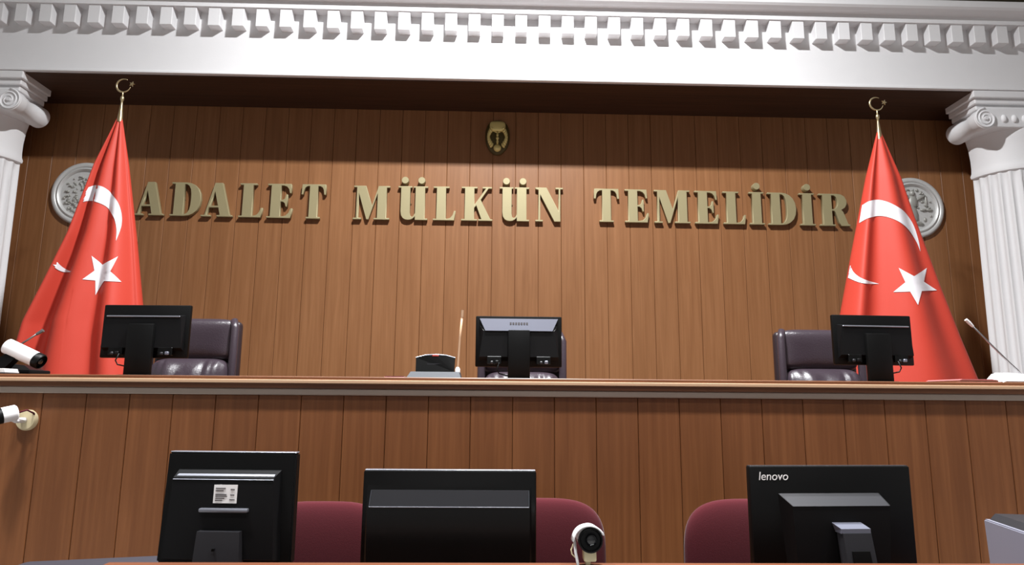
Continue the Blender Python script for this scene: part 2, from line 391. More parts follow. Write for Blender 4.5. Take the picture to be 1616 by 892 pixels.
def glyph_mesh(polys, sx, sz, ox):
    cd = bpy.data.curves.new('g', 'CURVE'); cd.dimensions = '2D'; cd.fill_mode = 'BOTH'
    cd.extrude = 0.016; cd.bevel_depth = 0.0025; cd.bevel_resolution = 1; cd.offset = -0.002
    for p in polys:
        s = cd.splines.new('POLY'); s.points.add(len(p)-1); s.use_cyclic_u = True
        for q, (a, b) in zip(s.points, p): q.co = ((a-ox)*sx, b*sz, 0, 1)
    o = bpy.data.objects.new('g', cd); C.objects.link(o)
    dg = bpy.context.evaluated_depsgraph_get(); me = bpy.data.meshes.new_from_object(o.evaluated_get(dg))
    bpy.data.objects.remove(o); bpy.data.curves.remove(cd)
    me.transform(Matrix.Rotation(PI/2, 4, 'X')); return me
ordn = ['first', 'second', 'third', 'fourth', 'fifth', 'sixth', 'seventh', 'eighth', 'ninth']
WORDS = [('ADALET', [('A',213,259),('D',269.5,317),('A',318.5,367.5),('L',377.5,415),('E',421.6,461.7),('T',475,514)]),
         ('MÜLKÜN', [('M',557.8,614.6),('U',628,674.8),('L',683.7,719.3),('K',728.2,777.2),('U',788.4,835.2),('N',845,888.6)]),
         ('TEMELİDİR', [('T',937.3,977.2),('E',986.5,1023.8),('M',1033,1089),('E',1097,1134),('L',1142,1176.8),('I',1183.4,1206),('D',1212.7,1256.6),('I',1263,1286),('R',1293.9,1340.4)])]
def lerp(xs_, ys_, x):
    for (a, b), (c, d) in zip(zip(xs_, ys_), zip(xs_[1:], ys_[1:])):
        if x <= c or (c, d) == (xs_[-1], ys_[-1]): return b + (d-b)*(x-a)/(c-a)
LY = 5.91
for word, ls in WORDS:
    for i, (g, a, b) in enumerate(ls):
        mid = (a+b)/2
        yt = lerp((236, 495, 586, 867, 957, 1317), (287, 291, 293.4, 296.2, 298, 306), mid)
        yb = lerp((236, 495, 586, 867, 957, 1317), (339.5, 345, 346.3, 349.7, 350.2, 356.5), mid)
        pb = at(mid, yb, LY); pt = at(mid, yt, LY)
        wx = at(b, (yt+yb)/2, LY).x - at(a, (yt+yb)/2, LY).x
        wid = max(q[0] for q in GL[g][0]); h = pt.z-pb.z
        me = glyph_mesh(GL[g], wx/wid, h, wid/2)
        shown = word[i]
        t = thing('wall_letter', 'gold serif letter %s, %s letter of the word %s on the wall' % (shown, ordn[i], word), 'letter', ((pb.x+pt.x)/2, LY, pb.z), 0, 'gold wall letters')
        mesh_obj('letter_body', me, 'gold', t, (0, 0.018, 0))
        dots = {'Ü': (-0.275*wx, 0.285*wx), 'İ': (0.0,)}.get(shown, ())
        for dx in dots:
            bm = new(); lathe(bm, [(0.030, -0.016), (0.033, -0.012), (0.033, 0.034)], 20, (dx, 0.002, h+0.052), (0, 1, 0))
            obj('dot', bm, 'gold', t, 40)
        bm = new()      # stud that carries the letter on the wall
        tube(bm, [(-wx*0.08, 0.03, h*0.5), (-wx*0.08, 0.045, h*0.5)], 0.006, 6) if g not in 'AT' else tube(bm, [(wx*0.1, 0.03, h*0.5), (wx*0.1, 0.045, h*0.5)], 0.006, 6)
        obj('stud', bm, 'dark_gold', t)

# ------------------------------------------------------------------ crest and medallions
cr_t = thing('wall_crest', 'small oval gold relief crest high on the wall above the lettering', 'crest', (0.017, 5.95, 3.592))
bm = new(); pillow(bm, 0.215, 0.325, 0.06, (0, -0.012, 0.16), 2.6, 2.2, 40, 8)
for v in bm.verts:
    if v.co.z < 0.16: v.co.x *= 1 - 0.35*((0.16-v.co.z)/0.16)**2
obj('shield', bm, 'dark_gold', cr_t, 180)
bm = new(); pillow(bm, 0.14, 0.10, 0.05, (0, -0.035, 0.255), 4, 3, 32, 6); obj('top_cartouche', bm, 'old_gold', cr_t, 180)
for q in (-1, 1):
    for j in range(9):
        a = j/8; bm = new()
        c_ = Vector((q*(0.05+0.028*math.sin(a*PI)), -0.045, 0.235 - 0.155*a))
        for v in bmesh.ops.create_icosphere(bm, subdivisions=2, radius=0.02)['verts']:
            p = Vector((v.co.x*0.7, v.co.y*0.8, v.co.z*1.25)); p.rotate(Matrix.Rotation(q*(0.5-a), 3, 'Y')); v.co = p + c_
        obj('garland_leaf', bm, 'old_gold', cr_t, 180)
bm = new(); bmesh.ops.create_uvsphere(bm, u_segments=16, v_segments=10, radius=0.034)
for v in bm.verts: v.co = Vector((v.co.x, v.co.y*0.7-0.045, v.co.z+0.055))
obj('boss', bm, 'old_gold', cr_t, 180)
bm = new()
for z_, s_ in ((0.145, 0.014), (0.175, 0.011), (0.115, 0.012)):
    s = bmesh.ops.create_icosphere(bm, subdivisions=2, radius=s_)['verts']
    for v in s: v.co += Vector((0, -0.045, z_))
tube(bm, [(0, -0.042, 0.09), (0, -0.045, 0.21)], 0.008, 8)
for q in (-1, 1): tube(bm, [(0, -0.044, 0.195), (q*0.03, -0.044, 0.21)], 0.006, 8)
obj('figure', bm, 'old_gold', cr_t, 180); cr_t.scale = (1.044, 1, 1.044)

def medallion(cx, cz, label, seed, fig):
    t = thing('wall_medallion', label, 'medallion', (cx, WALL_Y, cz), 0, 'silver medallions beside the flags')
    bm = new(); lathe(bm, [(0.276, 0.0), (0.276, -0.018), (0.268, -0.03), (0.25, -0.036), (0.236, -0.03), (0.232, -0.022), (0.228, -0.03), (0.216, -0.034), (0.206, -0.026), (0.2, -0.012), (0.0, -0.012)], 64, (0, 0, 0), (0, 1, 0))
    obj('disc', bm, 'silver', t, 50)
    rnd = random.Random(seed); bm = new()
    def lump(x, z, rx, rz, ry, a=0):
        s = bmesh.ops.create_icosphere(bm, subdivisions=2, radius=1)['verts']
        for v in s:
            p = Vector((v.co.x*rx, v.co.y*ry, v.co.z*rz)); p.rotate(Matrix.Rotation(a, 3, 'Y')); v.co = p + Vector((x, -0.013, z))
    if fig:
        for (x, z, rx, rz, ry, a) in ((0.0, 0.13, .026, .032, .03, 0), (0.0, 0.05, .045, .07, .03, 0.1), (-.01, -.06, .05, .1, .03, -.1), (.07, .09, .06, .016, .022, -.5), (-.07, .10, .06, .016, .022, .4), (.12, .06, .012, .06, .016, 0), (.09, -.02, .03, .014, .018, 0), (.14, -.02, .03, .014, .018, .2), (-.11, .02, .02, .06, .02, .3), (.03, -.14, .06, .02, .02, .2)):
            lump(x, z, rx, rz, ry, a)
        N = 40
    else: N = 110
    for i in range(N):
        a = rnd.uniform(0, 2*PI); r = math.sqrt(rnd.uniform(0.02, 1))*0.175
        lump(r*math.cos(a), r*math.sin(a), rnd.uniform(.008, .022), rnd.uniform(.006, .014), rnd.uniform(.006, .016), rnd.uniform(0, PI))
    obj('relief', bm, 'dull_silver', t, 180)['kind'] = 'stuff'; t.scale = (1.044, 1, 1.044)
    return t
medallion(-3.662, 3.164, 'round silver relief medallion half hidden behind the left flag', 3, False)
medallion(3.852, 3.154, 'round silver relief medallion half hidden behind the right flag', 5, True)

# ------------------------------------------------------------------ flags
FY = 4.95
def flag(label, left, right, apex, pole_x, top_z, folds, prints, crop_z, dep):
    """left/right: pixel outlines of the hanging cloth, top to bottom; the cloth is a folded cone round its pole"""
    t = thing('flag', label, 'flag', (pole_x, FY, DAIS), 0, 'flags flanking the bench')
    off = Vector((pole_x, FY, DAIS))
    Lw = sorted([(at(x, y, FY).z, at(x, y, FY).x) for x, y in left]); Rw = sorted([(at(x, y, FY).z, at(x, y, FY).x) for x, y in right])
    def ip(tab, z):
        if z <= tab[0][0]: a, b = tab[0], tab[1]
        elif z >= tab[-1][0]: a, b = tab[-2], tab[-1]
        else:
            for a, b in zip(tab, tab[1:]):
                if a[0] <= z <= b[0]: break
        return a[1] + (b[1]-a[1])*(z-a[0])/(b[0]-a[0])
    ztop = max(Lw[-1][0], Rw[-1][0])
    def surf(s, z):
        """s: -1 left silhouette .. 1 right silhouette, beyond that round the back"""
        xl, xr = ip(Lw, z), ip(Rw, z); hw = max(0.012, (xr-xl)/2); xc = (xl+xr)/2
        a = s*PI/2
        grow = min(1, hw/0.4)
        y = FY - dep*hw*math.cos(a)
        for (s0, wd, amp) in folds:
            y += amp*grow*math.exp(-((s-s0)/wd)**2)
        return Vector((xc + hw*math.sin(a), y, z))
    def onpx(px, py, lift=0.005):
        Y = FY
        for _ in range(12):
            p = at(px, py, Y)
            xl, xr = ip(Lw, p.z), ip(Rw, p.z); hw = max(0.012, (xr-xl)/2); xc = (xl+xr)/2
            s = math.asin(max(-0.999, min(0.999, (p.x-xc)/hw)))*2/PI
            Y = 0.5*Y + 0.5*surf(s, p.z).y
        return on(p.x, p.z, lift)
    def on(x, z, lift=0.005):
        xl, xr = ip(Lw, z), ip(Rw, z); hw = max(0.012, (xr-xl)/2); xc = (xl+xr)/2
        s = math.asin(max(-0.999, min(0.999, (x-xc)/hw)))*2/PI
        p = surf(s, z); e = 0.01
        n = (surf(s+e, z)-surf(s-e, z)).cross(surf(s, z+e)-surf(s, z-e)).normalized()
        if n.y > 0: n = -n
        return p + n*lift - off
    bm = new(); NZ, NS = 90, 120; rows = []
    for j in range(NZ+1):
        v = j/NZ
        row = []
        for i in range(NS+1):
            s = -1.35 + 2.7*i/NS
            zb = crop_z(s)
            row.append(bm.verts.new(surf(s, ztop + (zb-ztop)*v) - off))
        rows.append(row)
    for a, b in zip(rows, rows[1:]):
        for i in range(NS): bm.faces.new((a[i], b[i], b[i+1], a[i+1]))
    cl = obj('cloth', bm, 'red_cloth', t, 180)
    sm = cl.modifiers.new('thick', 'SOLIDIFY'); sm.thickness = 0.003; sm.offset = 1 if False else 0
    def strip(name, A, B, n=48, mseg=6):
        def pl(P, f):
            P = [Vector(p) for p in P]; ds = [0]
            for a, b in zip(P, P[1:]): ds.append(ds[-1]+(b-a).length)
            d = f*ds[-1]
            for k_ in range(len(P)-1):
                if d <= ds[k_+1] + 1e-9:
                    u = (d-ds[k_])/max(1e-9, ds[k_+1]-ds[k_])
                    # Catmull-Rom
                    p0 = P[max(0, k_-1)]; p1 = P[k_]; p2 = P[k_+1]; p3 = P[min(len(P)-1, k_+2)]
                    return 0.5*((2*p1) + (p2-p0)*u + (2*p0-5*p1+4*p2-p3)*u*u + (3*p1-p0-3*p2+p3)*u**3)
            return P[-1]
        bm = new(); rows = []
        for i in range(n+1):
            a, b = pl(A, i/n), pl(B, i/n)
            row = []
            for k_ in range(mseg+1):
                q = a.lerp(b, k_/mseg)
                row.append(bm.verts.new(onpx(q.x, q.y)))
            rows.append(row)
        for a, b in zip(rows, rows[1:]):
            for k_ in range(mseg): bm.faces.new((a[k_], b[k_], b[k_+1], a[k_+1]))
        bmesh.ops.remove_doubles(bm, verts=bm.verts, dist=1e-4)
        o = obj(name, bm, 'white_cloth', cl, 180)
    for kind, *args in prints:
        if kind == 'crescent': strip('crescent', *args)
        else:
            tips = [Vector(p) for p in args[0]]
            c = sum(tips, Vector((0, 0)))/5
            outl = []
            for i in range(5):
                a, b, = tips[i], tips[(i+1) % 5]
                outl += [a, c + ((a+b)/2-c)*0.50]
            bm = new(); n = 6
            for i in range(10):
                a, b = outl[i], outl[(i+1) % 10]; g = {}
                for u in range(n+1):
                    for v in range(n+1-u):
                        q = c + (a-c)*u/n + (b-c)*v/n; g[u, v] = bm.verts.new(onpx(q.x, q.y))
                for u in range(n):
                    for v in range(n-u):
                        bm.faces.new((g[u, v], g[u+1, v], g[u, v+1]))
                        if u+v < n-1: bm.faces.new((g[u+1, v], g[u+1, v+1], g[u, v+1]))
            bmesh.ops.remove_doubles(bm, verts=bm.verts, dist=1e-4)
            obj('star', bm, 'white_cloth', cl, 180)
    # pole, base and finial
    za = ztop - DAIS
    bm = new(); lathe(bm, [(0.19, 0), (0.19, 0.02), (0.17, 0.035), (0.05, 0.06), (0.03, 0.1)], 28); obj('pole_base', bm, 'brass', t, 40)
    bm = new(); lathe(bm, [(0.014, 0.08), (0.014, za-0.05), (0.013, za-0.02)], 12); obj('pole', bm, 'brass', t, 40)
    zt = top_z-DAIS
    bm = new(); lathe(bm, [(0.02, za-0.06), (0.018, za-0.02), (0.008, za+0.09), (0.008, za+0.11), (0.013, za+0.118), (0.013, za+0.14), (0.005, za+0.15), (0.005, zt-0.104)], 14); fn = obj('finial', bm, 'brass', t, 40)
    bm = new(); pts = []; rads = []
    for i in range(40):
        a = R(62) + i/39*R(286); pts.append((0.053*math.cos(a), 0, zt-0.053 + 0.053*math.sin(a)))
        rads.append(0.0018+0.0055*math.sin(PI*i/39)**0.8)
    tube(bm, pts, rads, 8); obj('finial_crescent', bm, 'brass', fn, 180)
    bm = new(); c = Vector((0.062, 0, zt-0.04)); vs0 = []; vs1 = []
    for i in range(10):
        r = 0.022 if i % 2 == 0 else 0.009; a = i*PI/5
        vs0.append(bm.verts.new(c + Vector((r*math.cos(a), -0.004, r*math.sin(a))))); vs1.append(bm.verts.new(c + Vector((r*math.cos(a), 0.004, r*math.sin(a)))))
    bm.faces.new(vs0); bm.faces.new(vs1[::-1])
    for i in range(10): bm.faces.new((vs0[i], vs1[i], vs1[(i+1) % 10], vs0[(i+1) % 10]))
    obj('finial_star', bm, 'brass', fn)
    return t
def P4(pts): return [(x/2.287, 230+y/2.287) for x, y in pts]
def P5(pts): return [(1216+x/2.175, 230+y/2.175) for x, y in pts]
zc, zb_ = at(45, 510, FY).z, at(80, 590, FY).z
def cropL(s):
    # the lower left corner hangs, then the hem runs down to the right
    return max(1.0, min(zc+0.06, zc + (zb_-zc)*(s+1.0)/0.71)) if s < 0 else 1.05
flag('red flag with white crescent and star at the left, its lower corner hanging free',
     [(187, 183), (150, 262), (110, 372), (76, 445), (44, 512), (30, 560), (20, 600), (0, 660)], [(192, 181), (203, 262), (215, 380), (223, 478), (229, 560), (233, 600), (238, 660)],
     None, at(190, 182, FY).x, at(198, 125, FY).z,
     [(-0.62, 0.12, -0.05), (-0.36, 0.13, 0.13), (-0.08, 0.13, -0.03), (0.2, 0.11, 0.06), (0.45, 0.16, -0.05), (0.72, 0.10, 0.03)],
     [('crescent', P4([(318, 150), (345, 143), (378, 153), (414, 186), (435, 235), (437, 288), (418, 345)]), P4([(286, 208), (312, 200), (345, 203), (385, 222), (410, 255), (420, 300), (418, 345)])),
      ('crescent', P4([(197, 400), (210, 425), (235, 445), (265, 457)]), P4([(184, 428), (205, 446), (230, 456), (265, 457)])),
      ('star', P4([(330, 398), (425, 400), (437, 492), (345, 540), (297, 483)]))], cropL, 0.5)
flag('red flag with white crescent and star at the right, spread in a smooth cone',
     [(1384, 209), (1367, 280), (1345, 400), (1328, 497), (1318, 560), (1312, 600), (1303, 660)], [(1390, 209), (1420, 282), (1440, 345), (1480, 460), (1508, 535), (1534, 600), (1556, 660)],
     None, at(1387, 209, FY).x, at(1383, 154, FY).z,
     [(-0.66, 0.16, -0.05), (-0.32, 0.18, 0.07), (0.06, 0.18, -0.05), (0.42, 0.16, 0.03), (0.72, 0.16, -0.02)],
     [('crescent', P5([(316, 205), (352, 187), (400, 193), (450, 222), (485, 265), (505, 320), (513, 365)]), P5([(306, 266), (345, 246), (390, 243), (437, 260), (472, 291), (499, 332), (513, 365)])),
      ('crescent', P5([(275, 412), (290, 438), (322, 460), (372, 475)]), P5([(264, 452), (295, 466), (325, 474), (372, 475)])),
      ('star', P5([(440, 420), (535, 420), (570, 497), (505, 548), (422, 503)]))], lambda s: 1.05, 0.5)

# ------------------------------------------------------------------ judges' chairs
def judge_chair(name_label, cx, ztop):
    t = thing('office_chair', name_label, 'chair', (cx, 4.15, DAIS), 0, 'leather chairs behind the bench')
    z = lambda v: v - DAIS
    H = ztop
    bm = new(); box(bm, -0.255, 0.255, 0.03, 0.10, z(H-0.72), z(H-0.012), 0.03, 3); obj('back_shell', bm, 'leather_dark', t, 40)
    def wr(X, Z):
        return 0.009*math.sin(X*62+2.0*math.sin(X*17)) * max(0, min(1, (Z+0.30)/0.2)) + 0.004*math.sin(X*131+1)
    bm = new(); pillow(bm, 0.475, 0.255, 0.14, (0, 0.02, z(H-0.13)), 7, 3.2, 64, 12); obj('head_cushion', bm, 'leather', t, 180)
    bm = new(); pillow(bm, 0.475, 0.50, 0.27, (0, -0.02, z(H-0.245-0.25)), 6, 2.1, 140, 18, wr); obj('back_cushion', bm, 'leather', t, 180)
    for q in (-1, 1):
        bm = new(); tube(bm, [(q*0.243, -0.02, z(H-0.70)), (q*0.246, -0.035, z(H-0.4)), (q*0.246, -0.03, z(H-0.06)), (q*0.23, -0.01, z(H-0.01))], [0.02, 0.024, 0.024, 0.02], 10)
        obj('side_roll', bm, 'leather', t, 180)
    bm = new(); pillow(bm, 0.52, 0.50, 0.13, (0, 0, 0), 6, 3, 48, 8)
    for v in bm.verts: v.co = Vector((v.co.x, v.co.z-0.22, v.co.y*-1 + 0.47))
    obj('seat', bm, 'leather', t, 180)
    for q in (-1, 1):
        bm = new(); tube(bm, [(q*0.27, 0.04, 0.45), (q*0.30, 0.03, 0.66), (q*0.30, -0.05, 0.69), (q*0.30, -0.28, 0.68), (q*0.29, -0.32, 0.6), (q*0.26, -0.25, 0.45)], 0.022, 10); obj('armrest', bm, 'leather_dark', t, 180)
    bm = new(); lathe(bm, [(0.03, 0.1), (0.03, 0.41)], 14, (0, -0.2, 0)); obj('gas_lift', bm, 'steel', t, 40)
    for i in range(5):
        a = 2*PI*i/5
        bm = new(); tube(bm, [(0, -0.2, 0.12), (0.28*math.cos(a), -0.2+0.28*math.sin(a), 0.085)], [0.03, 0.018], 8); lg = obj('leg', bm, 'black', t, 60)
        bm = new(); lathe(bm, [(0.03, -0.02), (0.03, 0.02)], 14, (0.28*math.cos(a), -0.2+0.28*math.sin(a), 0.031), (-math.sin(a), math.cos(a), 0)); obj('caster', bm, 'black', lg, 40)
    return t
judge_chair('dark plum leather office chair behind the left monitor on the bench', -1.80, 1.862)
judge_chair('dark plum leather office chair almost hidden behind the middle bench monitor', 0.177, 1.80)
judge_chair('dark plum leather office chair behind the right monitor on the bench', 2.015, 1.835)

# ------------------------------------------------------------------ monitors on the bench
def bench_monitor(label, cx, w_, zt, zb2, rz, mid=False, cab=1):
    Y = 3.50
    t = thing('monitor', label, 'monitor', (cx, Y, BT), rz, 'monitors on the judges bench')
    z0, z1 = zb2-BT, zt-BT
    bm = new(); box(bm, -w_/2, w_/2, -0.012, 0.012, z0, z1, 0.006, 2); obj('bezel', bm, 'black', t, 40)
    bm = new(); box(bm, -w_/2+0.014, w_/2-0.014, 0.0115, 0.0128, z0+0.016, z1-0.014); obj('screen', bm, 'black_gloss', t)
    a = w_/2-0.02; e = w_/2-0.05
    bm = new()
    if mid:
        hexa(bm, [(-a, -0.011, z0+0.045), (a, -0.011, z0+0.045), (a, -0.010, z0+0.045), (-a, -0.010, z0+0.045)] and
             [(-a, -0.036, z0+0.05), (a, -0.036, z0+0.05), (a, -0.011, z0+0.03), (-a, -0.011, z0+0.03), (-a+0.02, -0.036, z1-0.078), (a-0.02, -0.036, z1-0.078), (a, -0.011, z1-0.05), (-a, -0.011, z1-0.05)])
        obj('back_shell', bm, 'black_soft', t)
        bm = new()   # the pale glossy plate along the top, leaning back towards the top edge
        hexa(bm, [(-a+0.03, -0.040, z1-0.078), (a-0.03, -0.040, z1-0.078), (a-0.03, -0.03, z1-0.08), (-a+0.03, -0.03, z1-0.08), (-a, -0.022, z1-0.014), (a, -0.022, z1-0.014), (a, -0.008, z1-0.014), (-a, -0.008, z1-0.014)])
        pl = obj('back_plate', bm, 'grey_gloss', t)
        for i in range(7):
            bm = new(); xx = -0.042 + i*0.014
            hexa(bm, [(xx-0.005, -0.0302, z1-0.046), (xx+0.004, -0.0302, z1-0.046), (xx+0.004, -0.028, z1-0.046), (xx-0.005, -0.028, z1-0.046), (xx-0.005, -0.0287, z1-0.034), (xx+0.004, -0.0287, z1-0.034), (xx+0.004, -0.02, z1-0.034), (xx-0.005, -0.02, z1-0.034)])
            for v in bm.verts: v.co.y -= 0.0022
            obj('logo_mark', bm, 'ink', pl)
    else:
        hexa(bm, [(-a, -0.042, z0+0.05), (a, -0.042, z0+0.05), (a, -0.011, z0+0.035), (-a, -0.011, z0+0.035), (-a+0.012, -0.042, z1-0.06), (a-0.012, -0.042, z1-0.06), (a, -0.011, z1-0.052), (-a, -0.011, z1-0.052)])
        obj('back_shell', bm, 'black_soft', t)
        bm = new(); box(bm, -a+0.016, a-0.016, -0.047, -0.036, z1-0.066, z1-0.059, 0.002, 1); obj('ridge', bm, 'light_ridge', t)  # ledge on the black back, its highlight put in as paler grey
    nw = 0.066 if not mid else 0.056
    bm = new(); box(bm, -nw, nw, -0.062, -0.036, 0.004, z1-(0.075 if mid else 0.10), 0.006, 2); obj('stand_neck', bm, 'black', t, 40)
    bm = new(); lathe(bm, [(0.13, 0), (0.13, 0.006), (0.12, 0.010), (0.03, 0.012)], 32)
    for v in bm.verts: v.co.y = v.co.y*0.75
    obj('stand_base', bm, 'black', t, 40)
    for q in (-1, 1):
        bm = new(); box(bm, q*0.125-0.036, q*0.125+0.036, -0.046, -0.03, z0+0.012, z0+0.052, 0.002, 1); pr = obj('port_panel', bm, 'black_gloss', t)
        for dx, sc, mm in ((-0.012, 0.007, 'charcoal'), (0.014, 0.009, 'grey_gloss' if q > 0 else 'black_soft')):
            bm = new(); box(bm, q*0.125+dx-sc, q*0.125+dx+sc, -0.058, -0.044, z0+0.014, z0+0.018+sc*1.4, 0.003, 1); obj('connector', bm, mm, pr)
    bm = new(); q = cab
    tube(bm, [(q*0.10, -0.05, z0+0.02), (q*0.112, -0.055, z0-0.015), (q*0.10, -0.055, z0-0.035), (q*0.06, -0.035, z0-0.045), (q*0.03, -0.02, z0-0.05)], 0.0035, 8); obj('cable', bm, 'black', t, 180)
    return t
bench_monitor('black monitor on the bench in front of the left flag', -1.765, 0.444, 1.853, 1.583, R(-2), cab=-1)
bench_monitor('black monitor with a pale grey back plate at the middle of the bench', 0.132, 0.444, 1.816, 1.555, 0, True, -1)
bench_monitor('black monitor on the bench in front of the right flag', 1.985, 0.432, 1.843, 1.582, R(3))

# ------------------------------------------------------------------ things lying on the bench
t = thing('microphone_unit', 'black panel microphone unit with upright gooseneck beside the middle monitor', 'microphone', (-0.277, 3.28, BT))
bm = new(); hexa(bm, [(-0.128, -0.06, 0), (0.128, -0.06, 0), (0.128, 0.09, 0), (-0.128, 0.09, 0), (-0.11, -0.045, 0.03), (0.118, -0.045, 0.03), (0.118, 0.09, 0.036), (-0.11, 0.09, 0.036)]); obj('base', bm, 'device_grey', t)
bm = new()
n = 14; fr = []; bk = []
for i in range(n+1):
    u = -1+2*i/n; fr.append((u*(0.088+0.006), 0.0+0.02, 0.10+0.012*(1-u*u)))
vsf = [bm.verts.new((-0.092, 0.0, 0.033)), bm.verts.new((0.092, 0.0, 0.033))] + [bm.verts.new((-p[0], p[1], p[2])) for p in fr]
vsb = [bm.verts.new(v.co + Vector((0, 0.035, 0))) for v in vsf]
bm.faces.new(vsf); bm.faces.new(vsb[::-1])
for i in range(len(vsf)): bm.faces.new((vsf[i], vsf[(i+1) % len(vsf)], vsb[(i+1) % len(vsf)], vsb[i]))
pn = obj('panel', bm, 'black_gloss', t)
bm = new(); box(bm, -0.04, 0.034, 0.010, 0.014, 0.066, 0.072); obj('logo_mark', bm, 'charcoal', pn)
bm = new(); box(bm, -0.016, 0.016, 0.017, 0.03, 0.105, 0.114, 0.002, 1); obj('indicator', bm, 'red_led', pn)
bm = new(); tube(bm, [(-0.095, 0.03, 0.1), (-0.05, 0.03, 0.112), (0, 0.03, 0.1155), (0.05, 0.03, 0.112), (0.095, 0.03, 0.1)], 0.004, 6); obj('rim', bm, 'light_ridge', pn)
bm = new(); tube(bm, [(0.109, 0.0, 0.03), (0.110, 0.0, 0.06), (0.117, 0.0, 0.2), (0.125, 0.0, 0.30)], 0.0055, 8); gn = obj('gooseneck', bm, 'pale_strip', t, 180)
bm = new(); tube(bm, [(0.125, 0, 0.295), (0.1265, 0, 0.33)], [0.0065, 0.0075], 10); obj('microphone_head', bm, 'pale_strip', gn, 60)
bm = new(); lathe(bm, [(0.012, 0.028), (0.012, 0.045), (0.006, 0.055)], 12, (0.109, 0, 0)); obj('socket', bm, 'white_plastic', gn, 40)

t = thing('desk_microphone', 'white desk microphone with slanting gooseneck at the right end of the bench', 'microphone', (2.53, 3.28, BT))
bm = new(); hexa(bm, [(-0.085, -0.06, 0), (0.14, -0.06, 0), (0.14, 0.08, 0), (-0.085, 0.08, 0), (-0.03, -0.04, 0.05), (0.14, -0.04, 0.04), (0.14, 0.08, 0.045), (-0.03, 0.08, 0.055)])
bmesh.ops.bevel(bm, geom=list(bm.edges), offset=0.01, segments=3, affect='EDGES'); obj('base', bm, 'white_plastic', t, 60)
bm = new(); box(bm, 0.07, 0.13, -0.058, -0.045, 0.014, 0.03, 0.002, 1); obj('button', bm, 'charcoal', t)
bm = new(); tube(bm, [(0.06, 0.0, 0.04), (0.045, 0.0, 0.065), (0.012, 0.0, 0.097), (-0.08, 0, 0.195), (-0.172, 0, 0.296)], 0.0045, 8); gn = obj('gooseneck', bm, 'steel', t, 180)
bm = new(); tube(bm, [(-0.155, 0, 0.277), (-0.172, 0, 0.296), (-0.188, 0, 0.312)], [0.006, 0.009, 0.008], 10); obj('microphone_head', bm, 'white_plastic', gn, 60)

def bullet_camera(name, label, loc, rot, L=0.13, r=0.036, group=None):
    """body along local +x, lens at +x end"""
    t = thing(name, label, 'camera', loc, 0, group); t.rotation_euler = rot
    bm = new(); lathe(bm, [(r*0.7, 0), (r, 0.006), (r, L)], 28, (0, 0, 0), (1, 0, 0)); obj('housing', bm, 'white_plastic', t, 40)
    bm = new(); lathe(bm, [(r*1.02, L-0.005), (r*1.02, L+0.02), (r*0.9, L+0.026), (r*0.86, L+0.012), (0.001, L+0.012)], 28, (0, 0, 0), (1, 0, 0)); lr = obj('lens_ring', bm, 'black', t, 40)
    bm = new(); lathe(bm, [(r*0.45, L+0.01), (r*0.45, L+0.02), (r*0.2, L+0.026), (0.001, L+0.027)], 20, (0, 0, 0), (1, 0, 0)); obj('lens', bm, 'lens', lr, 60)
    return t
t = bullet_camera('security_camera', 'white security camera with black front lying at the left end of the bench', (-2.315, 3.30, 1.626), (0, R(24), 0), 0.165, 0.036)
inv = None
bm = new(); hexa(bm, [(-0.01, -0.025, -0.1), (0.05, -0.025, -0.125), (0.05, 0.025, -0.125), (-0.01, 0.025, -0.1), (0.03, -0.02, -0.03), (0.08, -0.02, -0.03), (0.08, 0.02, -0.03), (0.03, 0.02, -0.03)]); obj('bracket', bm, 'black', t)
t = thing('conference_unit', 'dark microphone unit with slanting gooseneck at the left end of the bench', 'microphone', (-2.385, 3.42, BT))
bm = new(); box(bm, -0.14, 0.16, -0.07, 0.09, 0, 0.028, 0.008, 2); obj('base', bm, 'black_soft', t, 40)
bm = new(); hexa(bm, [(-0.12, -0.05, 0.026), (0.15, -0.05, 0.026), (0.15, 0.06, 0.026), (-0.12, 0.06, 0.026), (-0.1, -0.01, 0.07), (0.09, -0.01, 0.05), (0.09, 0.05, 0.05), (-0.1, 0.05, 0.07)]); obj('panel', bm, 'black', t)
bm = new(); tube(bm, [(-0.03, 0.03, 0.06), (0.0, 0.03, 0.12), (0.04, 0.03, 0.16), (0.11, 0.03, 0.21)], 0.0045, 8); gn = obj('gooseneck', bm, 'steel', t, 180)
bm = new(); tube(bm, [(0.105, 0.03, 0.206), (0.135, 0.03, 0.226)], [0.007, 0.009], 10); obj('microphone_head', bm, 'steel', gn, 60)
t = thing('notepad', 'white notepad lying under the security camera on the bench', 'notepad', (-2.29, 3.178, BT))
for i in range(3):
    bm = new(); box(bm, -0.12-0.002*i, 0.105-0.003*i, -0.05, 0.04, 0.006+0.006*i, 0.012+0.006*i, 0.001, 1); obj('sheet_block', bm, 'paper', t)
bm = new(); box(bm, -0.12, 0.108, -0.052, 0.042, 0, 0.006, 0.001, 1); obj('cover', bm, 'charcoal', t)
t = thing('folder', 'flat pinkish folder lying on the bench before the right flag', 'folder', (2.345, 3.36, BT))
bm = new(); box(bm, -0.10, 0.10, -0.13, 0.13, 0.0, 0.004, 0.001, 1); obj('cover', bm, 'pink_folder', t)
bm = new(); box(bm, -0.097, 0.095, -0.125, 0.125, 0.004, 0.012, 0.002, 1); obj('paper_stack', bm, 'pale_strip', t)
bm = new(); hexa(bm, [(-0.10, -0.13, 0.012), (0.10, -0.13, 0.012), (0.10, 0.13, 0.012), (-0.10, 0.13, 0.012), (-0.085, -0.13, 0.018), (0.06, -0.13, 0.018), (0.06, 0.13, 0.018), (-0.085, 0.13, 0.018)]); obj('cover', bm, 'pink_folder', t)
t = thing('folder', 'thin red folder lying flat left of the microphone unit', 'folder', (-0.46, 3.30, BT))
